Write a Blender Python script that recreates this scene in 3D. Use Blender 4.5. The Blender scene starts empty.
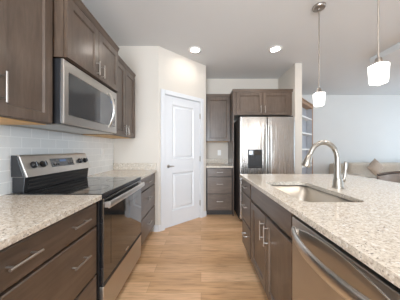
import bpy, bmesh, math, random
from mathutils import Vector, Matrix
PI = math.pi
C = bpy.context.scene.collection
SC = bpy.context.scene

# ---------------------------------------------------------------- camera
cd = bpy.data.cameras.new('camera'); cam = bpy.data.objects.new('camera', cd); C.objects.link(cam)
cam.location = (0, 0, 1.212); cam.rotation_euler = (PI/2, 0, 0)
cd.sensor_width = 36; cd.lens = 16.2; cd.shift_x = -0.0025; cd.shift_y = -0.001; cd.clip_start = 0.02
SC.camera = cam
# ---------------------------------------------------------------- world, exposure
w = bpy.data.worlds.new('world'); SC.world = w; w.use_nodes = True
bg = w.node_tree.nodes['Background']; bg.inputs[0].default_value = (0.72, 0.86, 1.0, 1); bg.inputs[1].default_value = 2.2
SC.view_settings.view_transform = 'Standard'; SC.view_settings.look = 'None'
SC.view_settings.exposure = -0.02; SC.view_settings.gamma = 1; SC.view_settings.use_curve_mapping = False
SC.cycles.use_denoising = True
SC.cycles.max_bounces = 10; SC.cycles.diffuse_bounces = 6
SC.cycles.sample_clamp_indirect = 6
SC.cycles.caustics_reflective = False; SC.cycles.caustics_refractive = False

# ---------------------------------------------------------------- lights (daylight at the windows, plus an added streak lamp)
def area(name, loc, rot, sx, sy, power, col):
    l = bpy.data.lights.new(name, 'AREA'); l.shape = 'RECTANGLE'; l.size = sx; l.size_y = sy
    l.energy = power; l.color = col
    o = bpy.data.objects.new(name, l); o.location = loc; o.rotation_euler = rot; C.objects.link(o); return o
area('daylight_rear', (-.45, -3.28, 1.35), (PI/2, 0, 0), 1.4, 2.0, 275, (0.80, 0.90, 1.0))
area('added_streak_light', (2.5, -3.28, 1.35), (PI/2, 0, 0), .34, 2.0, 24, (0.84, 0.92, 1.0))  # added lamp at an invented window, puts a streak in the refrigerator reflection
area('daylight_dining', (6.68, -.4, 1.45), (PI/2, 0, PI/2), 3.6, 2.0, 36, (0.66, 0.83, 1.0))
area('daylight_living', (6.68, 3.3, 1.45), (PI/2, 0, PI/2), 1.9, 1.8, 60, (0.66, 0.83, 1.0))
CAN_POWER, CAN_COL = 21, (1.0, 0.94, 0.87)
PENDANT_STRENGTH = 2.2

# ---------------------------------------------------------------- materials
def newmat(name):
    m = bpy.data.materials.new(name); m.use_nodes = True
    nt = m.node_tree; b = nt.nodes['Principled BSDF']
    return m, nt, b
def setp(b, **k):
    names = dict(col='Base Color', rough='Roughness', metal='Metallic', spec='Specular IOR Level', coat='Coat Weight',
                 coatr='Coat Roughness', aniso='Anisotropic', emit='Emission Strength', ecol='Emission Color', trans='Transmission Weight', ior='IOR', alpha='Alpha')
    for n, v in k.items():
        if n in ('col', 'ecol'): v = (*v, 1)
        b.inputs[names[n]].default_value = v
def N(nt, t, **k):
    n = nt.nodes.new(t)
    for a, v in k.items(): setattr(n, a, v)
    return n
def coords(nt, scale=(1, 1, 1), kind='Object', rot=(0, 0, 0)):
    tc = N(nt, 'ShaderNodeTexCoord'); mp = N(nt, 'ShaderNodeMapping')
    mp.inputs['Scale'].default_value = scale; mp.inputs['Rotation'].default_value = rot
    nt.links.new(tc.outputs[kind], mp.inputs['Vector']); return mp.outputs[0]
def noise(nt, vec, scale, detail=4, rough=.55, dist=0):
    n = N(nt, 'ShaderNodeTexNoise'); n.inputs['Scale'].default_value = scale; n.inputs['Detail'].default_value = detail
    n.inputs['Roughness'].default_value = rough; n.inputs['Distortion'].default_value = dist
    nt.links.new(vec, n.inputs['Vector']); return n.outputs[0]
def ramp(nt, fac, stops):
    r = N(nt, 'ShaderNodeValToRGB'); e = r.color_ramp.elements
    while len(e) < len(stops): e.new(.5)
    for q, (p, c) in zip(e, stops): q.position = p; q.color = (*c, 1)
    nt.links.new(fac, r.inputs[0]); return r.outputs[0]
def mix(nt, fac, a, b, mode='MIX'):
    m = N(nt, 'ShaderNodeMix', data_type='RGBA', blend_type=mode)
    for s, v in ((m.inputs[0], fac), (m.inputs[6], a), (m.inputs[7], b)):
        if isinstance(v, (int, float)): s.default_value = v
        elif isinstance(v, tuple): s.default_value = (*v, 1)
        else: nt.links.new(v, s)
    return m.outputs[2]
def bump(nt, b, h, strength=.1, dist=.01):
    n = N(nt, 'ShaderNodeBump'); n.inputs['Strength'].default_value = strength; n.inputs['Distance'].default_value = dist
    nt.links.new(h, n.inputs['Height']); nt.links.new(n.outputs[0], b.inputs['Normal'])

def plain(name, col, rough=.5, metal=0, spec=.5, var=.06, scale=6, bmp=0):
    m, nt, b = newmat(name); setp(b, col=col, rough=rough, metal=metal, spec=spec)
    n = noise(nt, coords(nt), scale, 3)
    lo = tuple(max(0, c*(1-var)) for c in col); hi = tuple(min(1, c*(1+var)) for c in col)
    nt.links.new(ramp(nt, n, [(.3, lo), (.7, hi)]), b.inputs['Base Color'])
    if bmp: bump(nt, b, noise(nt, coords(nt), 180, 2), bmp, .002)
    return m
M = {}
M['wall'] = plain('wall_paint', (.645, .60, .54), .75, spec=.25, var=.012, scale=2, bmp=.04)
M['wall_cool'] = plain('living_wall_paint', (.66, .66, .645), .75, spec=.25, var=.012, scale=2, bmp=.04)
M['ceiling'] = plain('ceiling_paint', (.67, .68, .69), .85, spec=.2, var=.012, scale=2, bmp=.05)
M['trim'] = plain('white_trim_paint', (.68, .69, .71), .38, var=.01)
M['white'] = plain('white_plastic', (.86, .86, .84), .35, var=.01)
M['black'] = plain('black_plastic', (.018, .018, .02), .35, var=.1)
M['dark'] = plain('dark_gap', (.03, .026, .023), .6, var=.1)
M['maple'] = plain('light_maple_underside', (.62, .36, .13), .5, var=.08, scale=10)
M['nickel'] = plain('brushed_nickel', (.44, .40, .365), .34, 1, var=.04, scale=30)
M['chrome'] = plain('faucet_nickel', (.37, .345, .31), .35, 1, var=.03, scale=30)
M['sofa'] = plain('beige_upholstery', (.58, .51, .43), .9, spec=.2, var=.08, scale=40, bmp=.3)
M['cushion_white'] = plain('pale_cushion_fabric', (.70, .70, .70), .9, spec=.2, var=.06, scale=40, bmp=.3)
M['cushion_taupe'] = plain('taupe_cushion_fabric', (.42, .35, .29), .9, spec=.2, var=.10, scale=40, bmp=.3)
M['leather'] = plain('taupe_leather', (.23, .19, .165), .42, var=.12, scale=14, bmp=.1)
M['stool_wood'] = plain('dark_stool_wood', (.085, .06, .048), .4, var=.2, scale=14)
M['oak_trim'] = plain('brown_oak_frame', (.36, .21, .12), .45, var=.12, scale=12)

def wood(name, along, k=1):
    m, nt, b = newmat(name); setp(b, rough=.38, spec=.5, coat=.34, coatr=.22)
    s = {'z': (16, 16, 1.8), 'x': (1.8, 16, 16)}[along]
    v = coords(nt, s)
    g = noise(nt, v, 2.2, 6, .62, .6)
    c1 = ramp(nt, g, [(q_, tuple(k*v_ for v_ in c_)) for q_, c_ in ((.25, (.070, .046, .032)), (.5, (.100, .069, .050)), (.78, (.136, .098, .073)))])
    blot = noise(nt, coords(nt), 5, 3)
    c2 = ramp(nt, blot, [(.3, (.82, .82, .82)), (.7, (1.14, 1.12, 1.1))])
    nt.links.new(mix(nt, 1.0, c1, c2, 'MULTIPLY'), b.inputs['Base Color'])
    bump(nt, b, g, .05, .002)
    return m
M['wood_v'] = wood('stained_maple_upright_grain', 'z')
M['wood_gap_shade'] = wood('gap_shade_face_frame', 'z', .38)  # carcass colour darkened to paint shade into the gaps between fronts
M['wood_h'] = wood('stained_maple_level_grain', 'x')

def steel(name, along, col=(.52, .50, .475), rough=.24, wav=0):
    m, nt, b = newmat(name); setp(b, col=col, metal=1, rough=rough)
    s = {'z': (240, 240, 2), 'x': (2, 240, 240), 'y': (240, 2, 240)}[along]
    g = noise(nt, coords(nt, s), 1.5, 3)
    r = N(nt, 'ShaderNodeMapRange'); r.inputs['To Min'].default_value = rough*.8; r.inputs['To Max'].default_value = rough*1.25
    nt.links.new(g, r.inputs[0]); nt.links.new(r.outputs[0], b.inputs['Roughness'])
    if wav:
        h = noise(nt, coords(nt, (9, 1, 1.2)), 1.6, 1)
        bump(nt, b, h, wav, .02)
    else: bump(nt, b, g, .03, .001)
    return m
M['steel_h'] = steel('brushed_steel_level', 'x', (.54, .515, .485), .32)
M['steel_v'] = steel('brushed_steel_upright', 'z', (.50, .475, .45), .26, .22)
M['steel_plain'] = steel('satin_steel', 'x', (.66, .64, .61), .30)
M['sink'] = steel('sink_steel', 'y', (.66, .61, .54), .42)

m, nt, b = newmat('black_glass'); setp(b, col=(.012, .012, .013), rough=.05, spec=1.0, coat=.6)
nt.links.new(ramp(nt, noise(nt, coords(nt), 3, 2), [(.2, (.010, .010, .011)), (.8, (.015, .015, .016))]), b.inputs['Base Color']); M['glass_black'] = m
m, nt, b = newmat('microwave_window'); setp(b, col=(.05, .052, .055), rough=.08, spec=.9)
nt.links.new(ramp(nt, noise(nt, coords(nt), 300, 1), [(.4, (.045, .047, .05)), (.6, (.07, .072, .075))]), b.inputs['Base Color']); M['glass_mw'] = m
m, nt, b = newmat('lit_display'); setp(b, col=(.02, .02, .03), rough=.1, ecol=(.25, .45, .9), emit=.25); M['display'] = m

def pane_mat():
    m = bpy.data.materials.new('window_glass'); m.use_nodes = True; nt = m.node_tree; nt.nodes.clear()
    o = N(nt, 'ShaderNodeOutputMaterial'); t = N(nt, 'ShaderNodeBsdfTransparent'); g = N(nt, 'ShaderNodeBsdfGlossy'); g.inputs['Roughness'].default_value = .02
    x = N(nt, 'ShaderNodeMixShader'); x.inputs[0].default_value = .06
    nt.links.new(t.outputs[0], x.inputs[1]); nt.links.new(g.outputs[0], x.inputs[2]); nt.links.new(x.outputs[0], o.inputs[0]); return m
M['pane'] = pane_mat()

def granite():
    m, nt, b = newmat('speckled_granite'); setp(b, rough=.10, spec=.5)
    v = coords(nt)
    n1 = noise(nt, v, 85, 6, .74, .3)
    base = ramp(nt, n1, [(.27, (.28, .225, .175)), (.42, (.52, .45, .37)), (.55, (.68, .615, .525)), (.72, (.78, .735, .655))])
    n2 = noise(nt, v, 105, 3, .6)
    c = mix(nt, ramp(nt, n2, [(.56, (0, 0, 0)), (.70, (.75, .75, .75))]), base, (.21, .175, .16))
    vo = N(nt, 'ShaderNodeTexVoronoi'); vo.inputs['Scale'].default_value = 95; nt.links.new(v, vo.inputs['Vector'])
    n3 = noise(nt, v, 40, 2)
    sp = N(nt, 'ShaderNodeMath', operation='MULTIPLY')
    a1 = ramp(nt, vo.outputs['Distance'], [(.18, (1, 1, 1)), (.32, (0, 0, 0))]); a2 = ramp(nt, n3, [(.50, (0, 0, 0)), (.60, (1, 1, 1))])
    nt.links.new(a1, sp.inputs[0]); nt.links.new(a2, sp.inputs[1])
    c = mix(nt, sp.outputs[0], c, (.07, .06, .06))
    n4 = noise(nt, v, 60, 2)
    c = mix(nt, ramp(nt, n4, [(.60, (0, 0, 0)), (.70, (.8, .8, .8))]), c, (.82, .80, .77))
    nt.links.new(c, b.inputs['Base Color']); return m
M['granite'] = granite()

def floor_mat():
    m, nt, b = newmat('oak_plank_floor'); setp(b, rough=.36, spec=.45)
    v = coords(nt)
    br = N(nt, 'ShaderNodeTexBrick'); br.offset = .37; br.inputs['Scale'].default_value = 1
    br.inputs['Brick Width'].default_value = 1.25; br.inputs['Row Height'].default_value = .127
    br.inputs['Mortar Size'].default_value = .0016; br.inputs['Mortar Smooth'].default_value = .3; br.inputs['Bias'].default_value = 0
    br.inputs['Color1'].default_value = (.60, .36, .19, 1); br.inputs['Color2'].default_value = (.80, .53, .32, 1); br.inputs['Mortar'].default_value = (.42, .25, .14, 1)
    nt.links.new(v, br.inputs['Vector'])
    g = noise(nt, coords(nt, (1.3, 16, 1)), 3.0, 6, .6, .8)
    gc = ramp(nt, g, [(.25, (.62, .57, .52)), (.5, (.97, .96, .95)), (.8, (1.14, 1.14, 1.14))])
    big = ramp(nt, noise(nt, coords(nt, (.6, 3, 1)), 2, 2), [(.3, (.9, .88, .86)), (.7, (1.06, 1.06, 1.06))])
    c = mix(nt, 1, mix(nt, 1, br.outputs['Color'], gc, 'MULTIPLY'), big, 'MULTIPLY')
    nt.links.new(c, b.inputs['Base Color']); bump(nt, b, br.outputs['Fac'], -.08, .002); return m
M['floor'] = floor_mat()

def tile_mat():
    m, nt, b = newmat('subway_tile'); setp(b, rough=.14, spec=.5)
    tc = N(nt, 'ShaderNodeTexCoord'); s = N(nt, 'ShaderNodeSeparateXYZ'); j = N(nt, 'ShaderNodeCombineXYZ')
    nt.links.new(tc.outputs['Object'], s.inputs[0]); nt.links.new(s.outputs['Y'], j.inputs[0]); nt.links.new(s.outputs['Z'], j.inputs[1])
    br = N(nt, 'ShaderNodeTexBrick'); br.offset = .5; br.inputs['Scale'].default_value = 1
    br.inputs['Brick Width'].default_value = .1525; br.inputs['Row Height'].default_value = .0765; br.inputs['Mortar Size'].default_value = .0030
    br.inputs['Color1'].default_value = (.79, .795, .78, 1); br.inputs['Color2'].default_value = (.83, .835, .82, 1); br.inputs['Mortar'].default_value = (.95, .95, .93, 1)
    nt.links.new(j.outputs[0], br.inputs['Vector']); nt.links.new(br.outputs['Color'], b.inputs['Base Color'])
    bump(nt, b, br.outputs['Fac'], -.2, .002); return m
M['tile'] = tile_mat()

def emit_mat(name, col, s):
    m, nt, b = newmat(name); setp(b, col=(.9, .9, .88), rough=.3, ecol=col, emit=s); return m
M['shade'] = emit_mat('opal_glass_lit', (1.0, .97, .93), PENDANT_STRENGTH)
M['lens'] = emit_mat('downlight_lens_lit', (1.0, .93, .85), 60)

# ---------------------------------------------------------------- mesh builder
class MB:
    def __init__(s): s.bm = bmesh.new()
    def box(s, x0, x1, y0, y1, z0, z1):
        v = [s.bm.verts.new(p) for p in ((x0,y0,z0),(x1,y0,z0),(x1,y1,z0),(x0,y1,z0),(x0,y0,z1),(x1,y0,z1),(x1,y1,z1),(x0,y1,z1))]
        for f in ((0,3,2,1),(4,5,6,7),(0,1,5,4),(1,2,6,5),(2,3,7,6),(3,0,4,7)): s.bm.faces.new([v[i] for i in f])
        return s
    def tube(s, pts, r, n=12, flat=None, cap=True):
        """swept tube; r a number or one radius per point; flat=(a,b) scales the section's two axes"""
        pts = [Vector(p) for p in pts]; R = r if isinstance(r, (list, tuple)) else [r]*len(pts)
        rings = []; up = None
        for i, p in enumerate(pts):
            t = (pts[min(i+1, len(pts)-1)] - pts[max(i-1, 0)]).normalized()
            if up is None:
                up = Vector((0,0,1)) if abs(t.z) < .9 else Vector((0,1,0))
            a = up.cross(t); a.normalize(); up = t.cross(a); up.normalize()
            fa, fb = flat or (1, 1)
            rings.append([s.bm.verts.new(p + a*math.cos(2*PI*k/n)*R[i]*fa + up*math.sin(2*PI*k/n)*R[i]*fb) for k in range(n)])
        for A, B in zip(rings, rings[1:]):
            for k in range(n): s.bm.faces.new((A[k], A[(k+1)%n], B[(k+1)%n], B[k]))
        if cap:
            s.bm.faces.new(rings[0][::-1]); s.bm.faces.new(rings[-1])
        return s
    def lathe(s, prof, c=(0,0,0), n=24, axis='z', closed=True):
        def P(r, h, a):
            x, y = r*math.cos(a), r*math.sin(a)
            d = {'z': (x, y, h), 'y': (x, h, y), 'x': (h, x, y)}[axis]
            return (c[0]+d[0], c[1]+d[1], c[2]+d[2])
        rings = [[s.bm.verts.new(P(r, h, 2*PI*k/n)) for k in range(n)] for r, h in prof]
        for A, B in zip(rings, rings[1:]):
            for k in range(n): s.bm.faces.new((A[k], A[(k+1)%n], B[(k+1)%n], B[k]))
        if closed: s.bm.faces.new(rings[0][::-1]); s.bm.faces.new(rings[-1])
        return s
    def prism(s, poly, x0, x1, axis='x'):
        """poly of 2-D points extruded along an axis: 'x' -> (y,z) points, 'y' -> (x,z), 'z' -> (x,y)"""
        def P(p, h): return {'x': (h, p[0], p[1]), 'y': (p[0], h, p[1]), 'z': (p[0], p[1], h)}[axis]
        A = [s.bm.verts.new(P(p, x0)) for p in poly]; B = [s.bm.verts.new(P(p, x1)) for p in poly]
        n = len(poly)
        s.bm.faces.new(A[::-1]); s.bm.faces.new(B)
        for k in range(n): s.bm.faces.new((A[k], A[(k+1)%n], B[(k+1)%n], B[k]))
        return s
    def rings(s, loops, cap_first=True, cap_last=True):
        L = [[s.bm.verts.new(p) for p in lp] for lp in loops]; n = len(L[0])
        for A, B in zip(L, L[1:]):
            for k in range(n): s.bm.faces.new((A[k], A[(k+1)%n], B[(k+1)%n], B[k]))
        if cap_first: s.bm.faces.new(L[0][::-1])
        if cap_last: s.bm.faces.new(L[-1])
        return s
    def panel_door(s, x0, x1, z0, z1, y=0, t=.02, st=.057, ch=.008, dep=.011):
        """framed door: front at y-t, back at y; recessed flat panel with a sloped inner edge"""
        def R(i, yy): return [(x0+i, yy, z0+i), (x1-i, yy, z0+i), (x1-i, yy, z1-i), (x0+i, yy, z1-i)]
        return s.rings([R(0, y), R(0, y-t+.002), R(.002, y-t), R(st, y-t), R(st+ch, y-t+dep)])
    def slab_front(s, x0, x1, z0, z1, y=0, t=.02, e=.006):
        def R(i, yy): return [(x0+i, yy, z0+i), (x1-i, yy, z0+i), (x1-i, yy, z1-i), (x0+i, yy, z1-i)]
        return s.rings([R(0, y), R(0, y-t+e*.6), R(e, y-t)])
    def build(s, name, mat, parent=None, smooth=False, bevel=0, seg=2, sub=0):
        me = bpy.data.meshes.new(name)
        bmesh.ops.recalc_face_normals(s.bm, faces=s.bm.faces[:])
        s.bm.to_mesh(me); s.bm.free()
        me.materials.append(mat if not isinstance(mat, str) else M[mat])
        if smooth:
            for p in me.polygons: p.use_smooth = True
        o = bpy.data.objects.new(name, me); C.objects.link(o)
        if parent: o.parent = parent
        if bevel:
            bv = o.modifiers.new('bevel', 'BEVEL'); bv.width = bevel; bv.segments = seg; bv.limit_method = 'ANGLE'; bv.angle_limit = math.radians(40)
            bv.harden_normals = False
        if sub:
            sb = o.modifiers.new('sub', 'SUBSURF'); sb.levels = sub; sb.render_levels = sub
        if smooth and not sub:
            try:
                me.set_sharp_from_angle(angle=math.radians(42))
            except Exception: pass
        return o

def tag(o, label=None, cat=None, group=None, kind=None):
    if label: o['label'] = label
    if cat: o['category'] = cat
    if group: o['group'] = group
    if kind: o['kind'] = kind
    return o
def thing(name, label, cat, loc=(0,0,0), rotz=0, group=None, kind=None):
    o = bpy.data.objects.new(name, None); C.objects.link(o); o.empty_display_size = .1
    o.location = loc; o.rotation_euler = (0, 0, rotz)
    return tag(o, label, cat, group, kind)
def struct(name, mb, mat, label=None, cat=None, **k):
    return tag(mb.build(name, mat, **k), label, cat, None, 'structure')

CEIL = 2.743
WX = -1.30          # left wall face
# ================================================================ ROOM SHELL
struct('floor', MB().box(-1.5, 6.9, -3.5, 5.3, -.05, 0), 'floor', 'light oak plank floor running through kitchen', 'floor')
struct('ceiling', MB().box(-1.5, 6.9, -3.5, 5.3, CEIL, CEIL+.1), 'ceiling', 'flat pale painted ceiling over kitchen and living room', 'ceiling')
struct('wall_left', MB().box(WX-.12, WX, -3.3, 2.66, 0, CEIL), 'wall', 'beige wall behind the range and left cabinets', 'wall')
struct('wall_side', MB().box(WX-.12, -.628, 2.66, 2.77, 0, CEIL), 'wall', 'beige return wall beside the pantry, behind far left counter', 'wall')
struct('wall_back', MB().box(.0, 1.668, 3.89, 4.0, 0, CEIL), 'wall', 'beige back wall behind refrigerator and small cabinets', 'wall')
struct('wall_divider', MB().box(1.668, 1.79, 3.19, 5.04, 0, CEIL), 'wall', 'narrow wall end right of the refrigerator', 'wall')
struct('wall_living', MB().box(1.668, 6.9, 5.04, 5.15, 0, CEIL), 'wall_cool', 'pale grey far wall of the living room behind sofa', 'wall')
# right wall with one wide window opening
wr = MB(); wx = 6.6
wr.box(wx, wx+.12, -3.3, -2.3, 0, CEIL); wr.box(wx, wx+.12, 1.5, 2.3, 0, CEIL); wr.box(wx, wx+.12, 4.3, 5.04, 0, CEIL); wr.box(wx, wx+.12, 2.3, 4.3, 0, .50); wr.box(wx, wx+.12, 2.3, 4.3, 2.40, CEIL); wr.box(wx, wx+.12, -2.3, 1.5, 0, .40); wr.box(wx, wx+.12, -2.3, 1.5, 2.50, CEIL)
struct('wall_right', wr, 'wall_cool', 'pale side wall of the living room with two windows', 'wall')
wb = MB(); wy = -3.3
for x0, x1 in ((-1.42, -1.20), (.30, 2.30), (2.70, 6.72)): wb.box(x0, x1, wy-.12, wy, 0, CEIL)
for x0, x1 in ((-1.20, .30), (2.30, 2.70)): wb.box(x0, x1, wy-.12, wy, 0, .30); wb.box(x0, x1, wy-.12, wy, 2.40, CEIL)
struct('wall_rear', wb, 'wall', 'wall behind the viewer with one wide and one added narrow window', 'wall')
struct('wall_pantry_side', MB().box(.0, .089, 3.30, 3.89, 0, CEIL), 'wall', 'short wall between pantry door and back cabinets', 'wall')
# low soffit over the dining side
struct('trim_soffit', MB().box(2.83, 6.6, -3.3, 3.02, 2.65, CEIL-.001), 'ceiling', 'shallow dropped ceiling edge at upper right', 'soffit')

# windows: frame + mullion + pane
def window(n, x0, x1, z0, z1, place, label):
    r = thing('window_%d' % n, label, 'window', *place, kind='structure')
    f = MB(); fw = .05
    f.box(x0, x1, -.02, .05, z0, z0+fw); f.box(x0, x1, -.02, .05, z1-fw, z1); f.box(x0, x0+fw, -.02, .05, z0+fw, z1-fw); f.box(x1-fw, x1, -.02, .05, z0+fw, z1-fw)
    f.box((x0+x1)/2-.025, (x0+x1)/2+.025, -.02, .05, z0+fw, z1-fw)
    f.build('window_frame', 'trim', r)
    p = MB()
    for a, b_ in ((x0+fw, (x0+x1)/2-.025), ((x0+x1)/2+.025, x1-fw)): p.box(a, b_, .010, .016, z0+fw, z1-fw)
    p.build('pane', 'pane', r)
window(1, -1.199, .299, .301, 2.399, ((0, wy-.06, 0), 0), 'rear window behind the viewer')
window(4, 2.301, 2.699, .301, 2.399, ((0, wy-.06, 0), 0), 'added narrow rear window streaking the refrigerator reflection')  # added unseen opening, there only for the streak on the refrigerator door
window(2, -2.299, 1.499, .401, 2.499, ((wx+.06, 0, 0), PI/2), 'wide window in the side wall of the dining area')
window(3, 2.301, 4.299, .501, 2.399, ((wx+.06, 0, 0), PI/2), 'living room window in the side wall, past the sofa end')

# ---- angled pantry wall with door
PA = Vector((-.628, 2.66, 0)); PB = Vector((.09, 3.286, 0)); PD = (PB-PA); PL = PD.length; PANG = math.atan2(PD.y, PD.x)
D0, D1, DH = .107, .808, 2.045            # door slab along the wall, height
pm = MB()
pm.box(0, D0-.012, 0, .11, 0, CEIL); pm.box(D1+.012, PL, 0, .11, 0, CEIL); pm.box(D0-.012, D1+.012, 0, .11, DH+.014, CEIL)
o = struct('wall_pantry', pm, 'wall', 'angled beige wall holding the white pantry door', 'wall'); o.location = PA; o.rotation_euler.z = PANG
cs = MB(); cw = .062
cs.box(D0-.012-cw, D0-.008, -.018, -.0005, 0, DH+.012+cw); cs.box(D1+.008, D1+.012+cw, -.018, -.0005, 0, DH+.012+cw); cs.box(D0-.008, D1+.008, -.018, -.0005, DH+.010, DH+.012+cw)
cs.box(D0-.0115, D0-.004, -.0005, .10, 0, DH+.005); cs.box(D1+.004, D1+.0115, -.0005, .10, 0, DH+.005); cs.box(D0-.0115, D1+.0115, -.0005, .10, DH+.005, DH+.0135)
o = struct('trim_1', cs, 'trim', 'white casing around the pantry door', 'door casing', bevel=.004); o.location = PA; o.rotation_euler.z = PANG
dr = thing('door_1', 'white two-panel pantry door in angled wall', 'door', PA, PANG, kind='structure')
d = MB(); yf, yb = .006, .041; rc = .018
xs0, xs1 = D0+.135, D1-.135
d.box(D0, D1, yf+rc, yb, .012, DH)
d.box(D0, xs0, yf, yf+rc, .012, DH); d.box(xs1, D1, yf, yf+rc, .012, DH)
for z0, z1 in ((.012, .25), (.84, 1.06), (1.92, DH)): d.box(xs0, xs1, yf, yf+rc, z0, z1)
for z0, z1 in ((.25, .84), (1.06, 1.92)):
    def R(i, y): return [(xs0+i, y, z0+i), (xs1-i, y, z0+i), (xs1-i, y, z1-i), (xs0+i, y, z1-i)]
    d.rings([R(0, yf+.0005), R(.016, yf+rc-.001), R(.030, yf+rc-.001), R(.055, yf+.004)], cap_first=False)
d.build('door_leaf', 'trim', dr, bevel=.0025)
h = MB(); hx, hz = D0+.062, .955
h.lathe([(.026, 0), (.026, -.008), (.012, -.012), (.010, -.045)], (hx, yf, hz), 20, 'y')
h.tube([(hx-.006, yf-.045, hz), (hx+.04, yf-.048, hz+.002), (hx+.08, yf-.044, hz-.002)], [.009, .008, .006], 10)
h.build('door_lever', 'nickel', dr, smooth=True)
for hz in (.27, 1.05, 1.80):
    MB().box(D1-.004, D1+.007, -.004, .02, hz-.045, hz+.045).tube([(D1+.002, -.005, hz-.047), (D1+.002, -.005, hz+.047)], .006, 8).build('hinge', 'nickel', dr)
# baseboards
bb = MB()
bb.box(0, D0-.0125-cw, -.014, -.0005, 0, .095)
o = struct('baseboard_pantry', bb, 'trim', 'white baseboard at left of pantry door', 'baseboard', bevel=.003); o.location = PA; o.rotation_euler.z = PANG
bb = MB(); bb.box(D1+.0125+cw, PL+.002, -.014, -.0005, 0, .095)
o = struct('baseboard_corner', bb, 'trim', 'white baseboard at right of pantry door', 'baseboard', bevel=.003); o.location = PA; o.rotation_euler.z = PANG
struct('baseboard_side', MB().box(-.692, -.628, 2.645, 2.6595, 0, .095), 'trim', 'white baseboard stub beside far left drawers', 'baseboard', bevel=.003)
struct('baseboard_divider', MB().box(1.66, 1.804, 3.176, 3.1895, 0, .095), 'trim', 'white baseboard on wall end beside refrigerator', 'baseboard', bevel=.003)
struct('baseboard_living', MB().box(1.792, 6.59, 5.026, 5.0395, 0, .095), 'trim', 'white baseboard along living room wall', 'baseboard', bevel=.003)
# tile splash on left wall
struct('tile_backsplash', MB().box(WX+.0005, WX+.009, -.30, 2.658, .9145, 1.3715), 'tile', 'pale grey subway tile backsplash on the left wall', 'backsplash')

# ================================================================ CABINETS (local: width along x, front faces -y, depth +y)
def pull(parent, x, z, L=.15, vert=False, y=-.02, name='handle'):
    m = MB(); s_ = .030; q = L*.36
    if vert:
        m.tube([(x, y-s_, z-L/2), (x, y-s_, z+L/2)], .0048, 10)
        for k in (-q, q): m.tube([(x, y, z+k), (x, y-s_, z+k)], .0045, 8)
    else:
        m.tube([(x-L/2, y-s_, z), (x+L/2, y-s_, z)], .0055, 10)
        for k in (-q, q): m.tube([(x+k, y, z), (x+k, y-s_, z)], .0045, 8)
    return m.build(name, 'nickel', parent, smooth=True)

DRAWERS = ((.725, .868), (.411, .712), (.115, .398))
def base_cabinet(label, loc, rotz, w, d, kind, nh=1, group=None, hl=.15):
    r = thing('base_cabinet', label, 'cabinet', loc, rotz, group)
    b = MB(); b.box(0, w, 0, d, .10, .883)
    if kind == 'sink':           # hollow top so the bowl can hang inside
        b.bm.free(); b = MB()
        b.box(0, w, 0, .02, .10, .883); b.box(0, .018, .02, d, .10, .883); b.box(w-.018, w, .02, d, .10, .883); b.box(.018, w-.018, d-.018, d, .10, .883); b.box(.018, w-.018, .02, d-.018, .10, .12)
    b.build('carcass', 'wood_gap_shade', r)
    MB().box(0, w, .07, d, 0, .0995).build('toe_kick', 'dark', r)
    g = .014
    if kind == 'drawers':
        for z0, z1 in DRAWERS:
            f = MB().slab_front(g, w-g, z0, z1).build('drawer', 'wood_h', r)
            zc = z1 - .065 if z1 > .8 else z1 - .122
            for k in range(nh): pull(f, w*(k+.5)/nh if nh == 1 else w*(.271+.458*k), zc, hl)
    elif kind == 'sink':
        MB().slab_front(g, w-g, *DRAWERS[0]).build('false_front', 'wood_h', r)
        for x0, x1, hx in ((g, w/2-.004, w/2-.045), (w/2+.004, w-g, w/2+.045)):
            f = MB().panel_door(x0, x1, .115, .700).build('door', 'wood_v', r); pull(f, hx, .575, .15, True)
    return r
base_cabinet('three-drawer stained base cabinet left of the range, two pulls per drawer', (-.695, .482, 0), PI/2, .70, .595, 'drawers', 2, hl=.128)
base_cabinet('stained base drawer cabinet nearest the viewer on the left', (-.695, -.30, 0), PI/2, .778, .595, 'drawers', 2)
base_cabinet('narrow three-drawer base cabinet between range and pantry wall', (-.695, 1.957, 0), PI/2, .70, .595, 'drawers', 1, hl=.13)
base_cabinet('small three-drawer base cabinet on back wall beside refrigerator', (.105, 3.285, 0), 0, .470, .600, 'drawers', 1, hl=.115)
base_cabinet('three-drawer cabinet at far end of island', (.512, 2.165, 0), -PI/2, .375, .60, 'drawers', 1, hl=.12)
base_cabinet('two-door sink base cabinet in the island', (.512, 1.788, 0), -PI/2, .826, .60, 'sink')
base_cabinet('island drawer cabinet nearest the viewer, past the dishwasher', (.512, .350, 0), -PI/2, .62, .60, 'drawers', 2)

def crown(r, w, d, z, ret=True):
    p = .028
    m = MB()
    m.prism([(0, z), (-.010, z), (-.014, z+.010), (-p+.004, z+.034), (-p, z+.038), (-p, z+.046), (d, z+.046), (d, z)], -.012 if ret else 0, w+(.012 if ret else 0), 'x')
    m.build('crown_molding', 'wood_h', r)
def wall_cabinet(label, loc, rotz, w, d, z0, z1, doors, hz, hl=.13, handles=None, maple=True, crn=True, ret=True):
    """doors: list of (x0,x1,handle_x)"""
    r = thing('wall_cabinet', label, 'cabinet', (loc[0], loc[1], 0), rotz)
    MB().box(0, w, 0, d, z0+.004, z1).build('carcass', 'wood_v', r)
    if maple: MB().box(.018, w-.018, .02, d-.002, z0, z0+.0035).build('underside', 'maple', r)
    for x0, x1, hx in doors:
        f = MB().panel_door(x0, x1, z0+.008, z1-.014).build('door', 'wood_v', r)
        if hx is not None: pull(f, hx, hz, hl, True)
    if crn: crown(r, w, d, z1, ret)
    return r
Z0, Z1 = 1.372, 2.262
wall_cabinet('tall stained wall cabinet at left edge, above the near counter', (-.985, .48), PI/2, .703, .314, Z0, Z1, [(.012, .350, .315), (.356, .691, .388)], 1.515, .15, ret=False)
mwc = wall_cabinet('two-door stained wall cabinet above the microwave', (-.910, 1.188), PI/2, .762, .388, 1.822, Z1, [(.012, .379, .343), (.385, .750, .421)], 1.905, .115, maple=False, ret=False)
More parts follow.
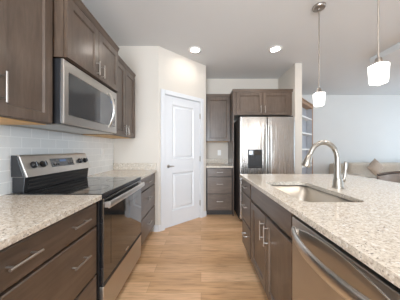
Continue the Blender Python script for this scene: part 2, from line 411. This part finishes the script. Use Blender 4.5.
wall_cabinet('stained wall cabinet right of the microwave, touching pantry return wall', (-.985, 1.953), PI/2, .690, .314, Z0, Z1, [(.012, .343, .31), (.349, .678, .382)], 1.46, .12, ret=False)
wall_cabinet('single-door stained wall cabinet on back wall by refrigerator', (.105, 3.575), 0, .470, .314, Z0, Z1, [(.014, .456, None)], 1.46, .11, ret=False)
fc = wall_cabinet('wide two-door stained cabinet above the refrigerator', (.583, 3.285), 0, 1.075, .604, 1.835, Z1, [(.06, .535, .500), (.541, 1.018, .576)], 1.94, .13, maple=False)
MB().box(.0, .019, .002, .602, 0, 1.838).build('side_panel', 'wood_v', fc)

# ================================================================ COUNTERTOPS
CT0, CT1 = .884, .914
tag(MB().box(WX+.0005, -.652, -.30, 1.186, CT0, CT1).build('countertop', 'granite', bevel=.003), 'speckled granite countertop at near left, before the range', 'countertop')
ct = MB().box(WX+.0005, -.652, 1.953, 2.6595, CT0, CT1).build('countertop', 'granite', bevel=.003)
tag(ct, 'speckled granite countertop between range and pantry wall', 'countertop')
MB().box(WX+.010, -.655, 2.6395, 2.6590, CT1+.0003, 1.015).build('splash_ledge', 'granite', ct, bevel=.002)
ct = MB().box(.0905, .5825, 3.245, 3.8895, CT0, CT1).build('countertop', 'granite', bevel=.003)
tag(ct, 'short granite countertop on back wall beside refrigerator', 'countertop')
MB().box(.0905, .5825, 3.868, 3.889, CT1+.0003, 1.015).build('splash_ledge', 'granite', ct, bevel=.002)
# island slab with sink cut-out
SX0, SX1, SY0, SY1, SR = .584, .952, 1.020, 1.665, .055
def rrect(x0, x1, y0, y1, r, n=6):
    pts = []
    for cx, cy, a0 in ((x1-r, y0+r, -PI/2), (x1-r, y1-r, 0), (x0+r, y1-r, PI/2), (x0+r, y0+r, PI)):
        for k in range(n+1): a = a0 + PI/2*k/n; pts.append((cx+r*math.cos(a), cy+r*math.sin(a)))
    return pts
def slab_with_hole(outer, hole, z0, z1):
    mb = MB(); bm = mb.bm
    vo = [bm.verts.new((x, y, z1)) for x, y in outer]; vh = [bm.verts.new((x, y, z1)) for x, y in hole]
    es = [bm.edges.new((v[k], v[(k+1)%len(v)])) for v in (vo, vh) for k in range(len(v))]
    bmesh.ops.triangle_fill(bm, use_beauty=True, edges=es)
    top = bm.faces[:]
    g = bmesh.ops.extrude_face_region(bm, geom=top)
    for v in [e for e in g['geom'] if isinstance(e, bmesh.types.BMVert)]: v.co.z = z0
    return mb
ISL = rrect(.468, 1.772, -.30, 2.200, .012, 3)
isl = slab_with_hole(ISL, rrect(SX0, SX1, SY0, SY1, SR), CT0, CT1).build('island_countertop', 'granite', bevel=.003)
tag(isl, 'long speckled granite island countertop with sink cut-out', 'countertop')
tag(MB().box(1.1135, 1.42, -.27, 2.165, 0, .883).build('island_knee_wall', 'wood_v', bevel=.002), 'stained knee wall under the island overhang, facing the stools', 'island')

# sink
sk = thing('kitchen_sink', 'undermount stainless steel sink in the island', 'sink', (0, 0, 0))
loops = []
for off, z, r in ((.006, CT0-.0015, .055), (.006, .72, .055), (-.004, .70, .06), (-.05, .694, .06)):
    loops.append([(x, y, z) for x, y in rrect(SX0-off, SX1+off, SY0-off, SY1+off, max(.01, r))])
mb = MB(); mb.rings(loops, cap_first=False, cap_last=True)
ob = mb.build('bowl', 'sink', sk, smooth=True)
so = ob.modifiers.new('solid', 'SOLIDIFY'); so.thickness = .0025; so.offset = 1
MB().lathe([(.044, .003), (.040, .0055), (.030, .0035), (.008, .0035)], ((SX0+SX1)/2, (SY0+SY1)/2, .694), 20).build('drain', 'chrome', sk, smooth=True)

# faucet
fa = thing('faucet', 'brushed nickel gooseneck pull-down faucet beside the island sink', 'faucet', (1.065, 1.40, CT1))
MB().lathe([(.040, .0003), (.040, .007), (.035, .011), (.034, .05), (.029, .075), (.0245, .085)], (0, 0, 0), 24).build('base', 'chrome', fa, smooth=True)
pts, rr = [], []
for z in (.080, .13, .18, .225): pts.append((-.004, 0, z)); rr.append(.0245 - (z-.08)*.035)
for k in range(1, 13):
    a = PI*k/12*.90; pts.append((-.004-.108+.108*math.cos(a), 0, .225+.128*math.sin(a))); rr.append(.0190-.002*k/12)
MB().tube(pts, rr, 14).build('spout', 'chrome', fa, smooth=True)
e = Vector(pts[-1]); dv = (Vector(pts[-1])-Vector(pts[-2])).normalized()
MB().tube([e+dv*.001, e+dv*.012, e+dv*.014, e+dv*.055, e+dv*.095, e+dv*.104], [.0185, .0195, .0205, .027, .033, .030], 16).build('spray_head', 'chrome', fa, smooth=True)
lv = MB(); lv.tube([(.020, 0, .055), (.048, 0, .060)], [.016, .015], 14); lv.tube([(.042, 0, .055), (.052, .0, .085), (.058, .0, .135), (.060, 0, .190), (.061, 0, .205)], [.014, .011, .0115, .015, .010], 12)
lv.build('lever', 'chrome', fa, smooth=True)

# ================================================================ RANGE (world coords relative to base, front faces +X)
RY0, RY1 = 1.190, 1.948; RW = RY1-RY0
rg = thing('range', 'stainless electric range with black glass cooktop and raised control panel', 'range', (-.675, RY0, 0), PI/2)
# local: x along the width (world +Y), front -y (world +X), back +y
FB = .610            # depth to the tile
MB().box(.001, RW-.001, .002, FB, .02, .8985).build('body', 'black', rg, bevel=.003)
ck = MB().box(-.0005, RW+.0005, -.022, FB-.06, .900, .9185).build('cooktop', 'glass_black', rg, bevel=.004)
for cx, cy, r in ((.20, .15, .105), (.56, .15, .085), (.20, .43, .075), (.56, .43, .105)):
    MB().lathe([(r-.002, .9187), (r-.002, .9190), (r, .9190), (r, .9187)], (cx, cy, 0), 40, closed=False).build('burner_ring', 'dark', ck)
MB().box(-.0005, RW+.0005, -.026, -.0225, .892, .9165).build('front_trim', 'black', rg, bevel=.0015)
# backguard: lower black vent, upper sloped stainless
BX0, BX1 = .028, RW-.030
vt = MB().prism([(FB-.078, .9190), (FB-.002, .9190), (FB-.002, 1.022), (FB-.090, 1.022)], BX0+.004, BX1-.004, 'x').build('rear_vent', 'black', rg, bevel=.003)
for k in range(3):
    z = .940+.026*k; MB().box(BX0+.03, BX1-.03, FB-.088-.0035*k, FB-.081, z, z+.008).build('vent_louver', 'dark', vt)
TF, BF, TZ, BZ = FB-.058, FB-.112, 1.165, 1.022
cp = MB().prism([(BF, BZ), (TF, TZ), (TF+.009, TZ+.010), (FB-.002, TZ+.010), (FB-.002, BZ+.0005)], BX0, BX1, 'x').build('control_panel', 'steel_plain', rg, bevel=.004, seg=3)
for xa, xb in ((BX0-.006, BX0-.0003), (BX1+.0003, BX1+.006)):
    MB().prism([(BF+.020, BZ+.004), (TF+.012, TZ-.004), (TF+.018, TZ+.006), (FB-.004, TZ+.006), (FB-.004, BZ+.004)], xa, xb, 'x').build('end_cap', 'black', rg, bevel=.002)
sl = Vector((0, BF-TF, BZ-TZ)).normalized()     # down the slope
nr = Vector((0, sl.z, -sl.y)); nr = nr if nr.y < 0 else -nr
def on_panel(x, s_, off): # s_ = distance down from top of slope
    return Vector((x, TF, TZ)) + sl*s_ + nr*off
for x in (BX0+.075, BX0+.150, BX1-.135, BX1-.060):
    p0 = on_panel(x, .068, .0005); p1 = on_panel(x, .068, .006); p2 = on_panel(x, .068, .026)
    MB().tube([p0, p1], .025, 20).tube([p1, p2], [.020, .017], 20).tube([on_panel(x, .050, .0268), on_panel(x, .086, .0268)], .005, 8).build('knob', 'black', cp, smooth=True)
q = [on_panel(RW*.5+dx, ds, .0005) for dx, ds in ((-.125, .030), (.125, .030), (.125, .100), (-.125, .100))]
dp = MB().rings([q, [p + nr*.003 for p in q]]).build('display_panel', 'glass_black', cp)
q = [on_panel(RW*.5+dx, ds, .0038) for dx, ds in ((-.035, .042), (.035, .042), (.035, .060), (-.035, .060))]
MB().rings([q, [p + nr*.0008 for p in q]]).build('clock_display', 'display', cp)
for dx in (-.105, -.082, -.059, .059, .082, .105):
    q = [on_panel(RW*.5+dx+a, s_, .0038) for a, s_ in ((-.008, .075), (.008, .075), (.008, .088), (-.008, .088))]
    MB().rings([q, [p + nr*.0008 for p in q]]).build('touch_key', 'dark', cp)
# oven door
od = MB().box(.004, RW-.004, -.030, .0005, .302, .889).build('oven_door', 'glass_black', rg, bevel=.004)
MB().box(.004, RW-.004, -.0335, -.0303, .302, .322).build('lower_edge', 'dark', od)
MB().box(.10, RW-.10, -.0315, -.0302, .40, .74).build('oven_window', 'glass_black', od)
hd = MB()
hd.tube([(.012, -.060, .842), (RW*.5, -.064, .842), (RW-.012, -.060, .842)], .023, 18, flat=(.45, 1.0))
for x in (.030, RW-.030): hd.box(x-.016, x+.016, -.056, -.0300, .824, .860)
hd.build('oven_handle', 'steel_plain', od, smooth=True, bevel=.002)
MB().box(.004, RW-.004, -.028, .0005, .075, .296).build('storage_drawer', 'steel_h', rg, bevel=.004)
lb = bpy.data.objects['storage_drawer']
MB().box(RW*.5-.03, RW*.5+.03, -.0312, -.0302, .345, .358).build('badge', 'nickel', od)
MB().box(.02, RW-.02, .04, .5, .0, .0195).build('plinth', 'dark', rg)

# ================================================================ MICROWAVE (front faces +X)
mw = thing('microwave', 'stainless over-the-range microwave with dark window under the wall cabinet', 'microwave', (-.929, 1.192, 0), PI/2)
MW = .754; mz0, mz1 = 1.385, 1.818
MB().box(.0, MW, .0, .362, mz0, mz1).build('body', 'black', mw, bevel=.003)
MB().box(.012, MW-.012, .02, .345, mz0-.006, mz0-.0003).build('underside_grille', 'steel_h', mw)
dd = MB(); t0 = -.019
def RR(x0, x1, z0, z1, y): return [(x0, y, z0), (x1, y, z0), (x1, y, z1), (x0, y, z1)]
dd.rings([RR(.001, MW-.001, mz0+.001, mz1-.001, -.0005), RR(.001, MW-.001, mz0+.001, mz1-.001, t0+.005), RR(.006, MW-.007, mz0+.007, mz1-.007, t0), RR(.045, MW-.030, mz0+.062, mz1-.070, t0), RR(.050, MW-.035, mz0+.067, mz1-.075, t0+.006)])
do = dd.build('door', 'steel_h', mw)
MB().box(.0505, .440, t0+.0025, t0+.0055, mz0+.0675, mz1-.0755).build('window', 'glass_mw', do)
M['panel_mw'] = plain('microwave_panel_glass', (.17, .17, .17), .12, spec=.9)
pn = MB().box(.4415, MW-.0355, t0+.0028, t0+.0055, mz0+.0675, mz1-.0755).build('control_panel', 'panel_mw', mw)
MB().box(.628, .700, t0+.0012, t0+.0026, mz1-.135, mz1-.110).build('clock_display', 'display', pn)
for iz in range(4):
    for ix in range(3):
        MB().box(.630+ix*.024, .648+ix*.024, t0+.0016, t0+.0027, mz0+.10+iz*.030, mz0+.118+iz*.030).build('key', 'dark', pn)
hm = MB(); hp = []
zc, hh = (mz0+mz1)/2, .165
for k in range(13):
    a = -1+2*k/12; hp.append((.585-.012*(1-a*a), t0-.006-.052*(1-a*a), zc+hh*a))
hm.tube(hp, .015, 14, flat=(1.0, .6)); 
for s_ in (-1, 1): hm.lathe([(.015, 0), (.015, -.012)], (.585, t0+.004, zc+s_*hh*.97), 14, 'y')
hm.build('handle', 'steel_plain', do, smooth=True)

# ================================================================ REFRIGERATOR (front faces -Y)
FX0, FX1, FY = .648, 1.560, 2.985
fr = thing('refrigerator', 'tall stainless french-door refrigerator with dispenser, at the back', 'refrigerator', (FX0, FY, 0))
FWd = FX1-FX0; FT = 1.755
MB().box(0, FWd, .072, .80, .03, FT-.012).build('body', 'dark', fr, bevel=.004)
MB().box(.03, FWd-.03, .10, .70, 0, .0295).build('base_grille', 'black', fr)
mid = FWd*.5
DXa, DXb, DZa, DZb = .130, .365, .905, 1.212
def rdoor(x0, x1, z0, z1, name):
    # door with softly rounded vertical edges
    r = .016; pl = []
    for k in range(5): a = PI + PI/2*k/4; pl.append((x0+r+r*math.cos(a), r+r*math.sin(a)))
    for k in range(5): a = -PI/2 + PI/2*k/4; pl.append((x1-r+r*math.cos(a), r+r*math.sin(a)))
    pl += [(x1, .068), (x0, .068)]
    return MB().prism(pl, z0, z1, 'z').build(name, 'steel_v', fr, bevel=.0015)
dl = rdoor(.002, mid-.003, .700, FT, 'left_door'); dl.name = 'door'
d2 = rdoor(mid+.003, FWd-.002, .700, FT, 'door')
d3 = rdoor(.002, FWd-.002, .055, .692, 'freezer_drawer')
for xx, par in ((mid-.038, dl), (mid+.038, d2)):
    hp = []
    for k in range(15):
        a = -1+2*k/14; hp.append((xx, -.038-.016*(1-a*a), 1.20+.42*a))
    hb = MB(); hb.tube(hp, .0135, 14)
    for s_ in (-.40, .40): hb.tube([(xx, .004, 1.20+s_), (xx, -.040, 1.20+s_)], .010, 10)
    hb.build('handle', 'steel_plain', par, smooth=True)
hb = MB(); hb.tube([(.08, -.045, .635), (FWd*.5, -.055, .635), (FWd-.08, -.045, .635)], .013, 14)
for xx in (.11, FWd-.11): hb.tube([(xx, .004, .635), (xx, -.046, .635)], .010, 10)
hb.build('handle', 'steel_plain', d3, smooth=True)
ds = MB()       # dispenser: raised dark frame with a recess
def RF(i, y): return [(DXa+i, y, DZa+i), (DXb-i, y, DZa+i), (DXb-i, y, DZb-i), (DXa+i, y, DZb-i)]
ds.rings([RF(0, .0005), RF(0, -.004), RF(.012, -.004), RF(.016, -.0012)])
dsp = ds.build('dispenser', 'black', dl)
MB().box(DXa+.016, DXb-.016, -.0055, -.0013, DZb-.085, DZb-.016).build('dispenser_controls', 'glass_black', dsp)
for px in (.06, .12): MB().box(DXa+px, DXa+px+.025, -.018, -.0014, DZb-.15, DZb-.09).build('dispenser_paddle', 'black', dsp, bevel=.003)
MB().box(DXa+.018, DXb-.018, -.016, -.0014, DZa+.017, DZa+.028).build('drip_tray', 'dark', dsp)
for xx in (.03, FWd-.09):
    MB().box(xx, xx+.06, .01, .12, FT+.0005, FT+.018).build('hinge_cap', 'black', fr, bevel=.004)

# ================================================================ DISHWASHER (front faces -X)
dw = thing('dishwasher', 'stainless dishwasher with bowed handle, set in the island', 'dishwasher', (.508, .960, 0), -PI/2)
DWW = .604
MB().box(.003, DWW-.003, .012, .58, .10, .866).build('tub', 'dark', dw)
MB().box(.004, DWW-.004, .06, .55, 0, .0995).build('toe_kick', 'black', dw)
MB().box(.003, DWW-.003, .000, .03, .8590, .8820).build('control_strip', 'black', dw)
fd = MB(); fd.box(.003, DWW-.003, -.024, .0115, .115, .858)
fdo = fd.build('door', 'steel_h', dw, bevel=.004, seg=3)
pa = []
for k in range(17):
    a = -1+2*k/16; pa.append((DWW/2+a*.27, -.034-.052*(1-a*a), .790))
hb = MB(); hb.tube(pa, .027, 18, flat=(.36, 1.0))
for s_ in (-1, 1): hb.box(DWW/2+s_*.262-.012, DWW/2+s_*.262+.012, -.034, -.0238, .768, .812)
hb.build('handle', 'steel_plain', fdo, smooth=True)
# stamped arch above the handle
pa = []
for k in range(17):
    a = -1+2*k/16; pa.append((DWW/2+a*.272, -.0245, .806+.042*(1-a*a)))
MB().tube(pa, .003, 8).build('arch_crease', 'steel_plain', fdo, smooth=True)

# ================================================================ LIGHT FITTINGS
def spot(loc, power):
    l = bpy.data.lights.new('downlight_lamp', 'SPOT'); l.energy = power; l.color = CAN_COL; l.spot_size = math.radians(150); l.spot_blend = 1.0; l.shadow_soft_size = .07
    o = bpy.data.objects.new('downlight_lamp', l); o.location = loc; C.objects.link(o)
def downlight(x, y, label, power=None):
    r = thing('recessed_downlight', label, 'ceiling light', (x, y, CEIL), 0, 'recessed ceiling lights')
    MB().lathe([(.066, -.0005), (.098, -.0005), (.098, -.004), (.090, -.009), (.066, -.010)], (0,0,0), 32, closed=False).build('trim_ring', 'white', r, smooth=True)
    MB().lathe([(.064, -.001), (.064, -.006)], (0,0,0), 32).build('lens', 'lens', r)
    spot((x, y, CEIL-.03), power or CAN_POWER)
downlight(-.09, 2.76, 'recessed ceiling light in front of the pantry door', .5)
downlight(1.13, 2.74, 'recessed ceiling light in front of the refrigerator')
downlight(-.09, 1.00, 'recessed ceiling light over the aisle, beside the microwave')
downlight(1.13, .60, 'recessed ceiling light over the near end of island')
downlight(-.09, -1.2, 'recessed ceiling light behind the viewer, aisle side')
downlight(1.13, -1.2, 'recessed ceiling light behind the viewer, island side')

def pendant(x, y, label):
    r = thing('pendant_light', label, 'pendant light', (x, y, CEIL), 0, 'pendant lights over the island')
    MB().lathe([(.062, -.0005), (.062, -.016), (.056, -.024), (.012, -.026), (.010, -.045)], (0,0,0), 28).build('canopy', 'nickel', r, smooth=True)
    MB().tube([(0,0,-.026), (0,0,-.895)], .0055, 10).build('rod', 'nickel', r, smooth=True)
    MB().lathe([(.010, -.875), (.018, -.882), (.022, -.908), (.036, -.924)], (0,0,0), 20).build('socket_cap', 'nickel', r, smooth=True)
    def sq(hw, z, rr): return [(a, b, z) for a, b in rrect(-hw, hw, -hw, hw, rr, 5)]
    MB().rings([sq(.030, -.9245, .012), sq(.042, -.9275, .014), sq(.045, -.934, .014), sq(.040, -1.050, .014), sq(.037, -1.060, .014), sq(.030, -1.064, .012)]).build('shade', 'shade', r, smooth=True)
    l = bpy.data.lights.new('pendant_lamp', 'POINT'); l.energy = 4; l.color = (1, .92, .82); l.shadow_soft_size = .05
    o = bpy.data.objects.new('pendant_lamp', l); o.location = (x, y, CEIL-1.13); C.objects.link(o)
pendant(1.262, 1.925, 'white glass pendant lamp over the far end of island')
pendant(1.262, 1.280, 'white glass pendant lamp hanging nearer the viewer, above faucet')

# ================================================================ OUTLETS
def outlet(label, loc, rotz):
    r = thing('outlet', label, 'outlet', loc, rotz)      # local: faces -y
    p = MB().box(-.036, .036, -.006, -.0005, -.058, .058).build('cover_plate', 'white', r, bevel=.002)
    for z in (-.02, .02):
        MB().box(-.017, .017, -.0075, -.0062, z-.014, z+.014).build('receptacle', 'white', r, bevel=.002)
outlet('white outlet on the tiled wall right of the range', (WX+.009, 2.36, 1.165), PI/2)
outlet('white outlet on the back wall above small countertop', (.395, 3.89, 1.145), 0)

# ================================================================ LIVING ROOM
# corner bookcase, front on a diagonal
bk = thing('corner_bookcase', 'brown wood corner bookcase with pale shelves, beyond the refrigerator wall', 'bookcase', (2.15, 3.91, 0), PI/4)
BW, BD, BH = 1.06, .15, 2.33
MB().box(-.10, -.06, 0, BD, 0, BH).build('side_panel', 'oak_trim', bk, bevel=.002)
MB().box(BW-.045, BW, 0, BD, 0, BH).build('side_panel', 'oak_trim', bk, bevel=.002)
MB().box(-.06, BW-.045, BD-.012, BD, 0, BH).build('back_panel', plain('grey_back_panel', (.42, .43, .46), .4), bk)
MB().box(-.12, BW+.02, -.02, BD, BH, BH+.03).box(-.10, BW, -.004, BD, BH-.07, BH-.0005).build('cornice', 'oak_trim', bk, bevel=.004)
MB().box(BW-.0505, BW-.0455, .012, BD-.013, .001, BH-.071).build('side_lining', bpy.data.materials['grey_back_panel'], bk)
for z in (.08, .45, .80, 1.20, 1.58, 1.96):
    MB().box(-.059, BW-.051, .012, BD-.013, z, z+.035).build('shelf', 'white', bk)

def cushion(mb, x0, x1, y0, y1, z0, z1):
    return mb.box(x0, x1, y0, y1, z0, z1)
sf = thing('sofa', 'beige upholstered sofa against the far living room wall', 'sofa', (3.50, 4.05, 0))
SW = 2.7
MB().box(0, SW, .06, .86, .12, .40).build('base', 'sofa', sf, bevel=.03, seg=4)
MB().box(.0, SW, .66, .90, .401, .84).build('backrest', 'sofa', sf, bevel=.06, seg=5)
for x0 in (0, SW-.24): MB().box(x0, x0+.24, .0, .65, .401, .64).build('arm', 'sofa', sf, bevel=.06, seg=5)
for k in range(3):
    a = .25+k*.735; MB().box(a, a+.725, .02, .46, .401, .54).build('seat_cushion', 'sofa', sf, bevel=.04, seg=4)
    MB().box(a, a+.725, .47, .655, .43, .88).build('back_cushion', 'sofa', sf, bevel=.06, seg=5)
for x in (.08, SW-.08):
    for y in (.12, .80): MB().lathe([(.018, 0), (.028, .1195)], (x, y, 0), 12).build('leg', 'stool_wood', sf)
def pillow(name, label, loc, rot, w_, mat):
    mb = MB(); n = 10; T = .07
    top, bot = {}, {}
    for i in range(n+1):
        for j in range(n+1):
            u, v = -1+2*i/n, -1+2*j/n; th = T*((1-u**4)*(1-v**4))**.5
            pin = 1-.06*(1-abs(u*v))*(max(abs(u), abs(v)))
            x, z = u*w_/2*pin, v*w_/2*pin
            top[i, j] = mb.bm.verts.new((x, -th, z)); bot[i, j] = top[i, j] if i in (0, n) or j in (0, n) else mb.bm.verts.new((x, th, z))
    for i in range(n):
        for j in range(n):
            mb.bm.faces.new((top[i, j], top[i+1, j], top[i+1, j+1], top[i, j+1]))
            try: mb.bm.faces.new((bot[i, j], bot[i, j+1], bot[i+1, j+1], bot[i+1, j]))
            except ValueError: pass
    o = mb.build(name, mat, smooth=True); o.location = loc; o.rotation_euler = rot
    return tag(o, label, 'pillow')
pillow('throw_pillow', 'taupe throw pillow standing on a corner on the beige sofa', (4.12, 4.25, .785), (-.12, PI/4, 0), .32, 'cushion_taupe')
pillow('throw_pillow', 'pale throw pillow on the sofa, right of the taupe one', (5.05, 4.27, .765), (-.15, .06, 0), .42, 'cushion_white')

# bar stool, back towards living room
def bar_stool(label, x, y):
    r = thing('bar_stool', label, 'stool', (x, y, 0), 0)     # faces -x (towards island), back at +x
    for sx in (-.19, .19):
        for sy in (-.19, .19):
            MB().tube([(sx*1.12, sy*1.12, 0), (sx*.9, sy*.9, .61)], [.017, .021], 8).build('leg', 'stool_wood', r)
    fr_ = MB()
    for a, b_ in (((-.205, -.19), (-.205, .19)), ((.205, -.19), (.205, .19)), ((-.19, -.205), (.19, -.205)), ((-.19, .205), (.19, .205))):
        fr_.tube([(*a, .22), (*b_, .22)], .011, 8)
    fr_.build('footrest', 'stool_wood', r)
    MB().box(-.215, .215, -.225, .225, .612, .70).build('seat', 'leather', r, bevel=.03, seg=4)
    lo, hi, pd_in = [], [], []
    for k in range(17):
        a = -1.25+2.5*k/16; lo.append((.26*math.cos(a)-.0, .255*math.sin(a), 0))
    MB().tube([(p[0], p[1], .972-.055*(abs(k-8)/8)**2) for k, p in enumerate(lo)], .014, 10).build('top_rail', 'stool_wood', r, smooth=True)
    mb = MB(); loops = []
    for k, p in enumerate(lo):
        d_ = Vector((p[0], p[1], 0)).normalized(); q_ = Vector(p); top_ = .956-.055*(abs(k-8)/8)**2
        loops.append([q_-d_*.022+Vector((0,0,.79)), q_+d_*.018+Vector((0,0,.79)), q_+d_*.012+Vector((0,0,top_)), q_-d_*.016+Vector((0,0,top_))])
    mb.rings(loops).build('backrest', 'leather', r, smooth=True)
    ps = MB()
    for a in (-.75, .75): ps.tube([(.24*math.cos(a)*.80, .24*math.sin(a)*.85, .69), (.258*math.cos(a), .254*math.sin(a), .80)], .012, 8)
    ps.build('back_post', 'stool_wood', r)
bar_stool('dark taupe low-back bar stool beyond the island counter', 1.98, 1.86)
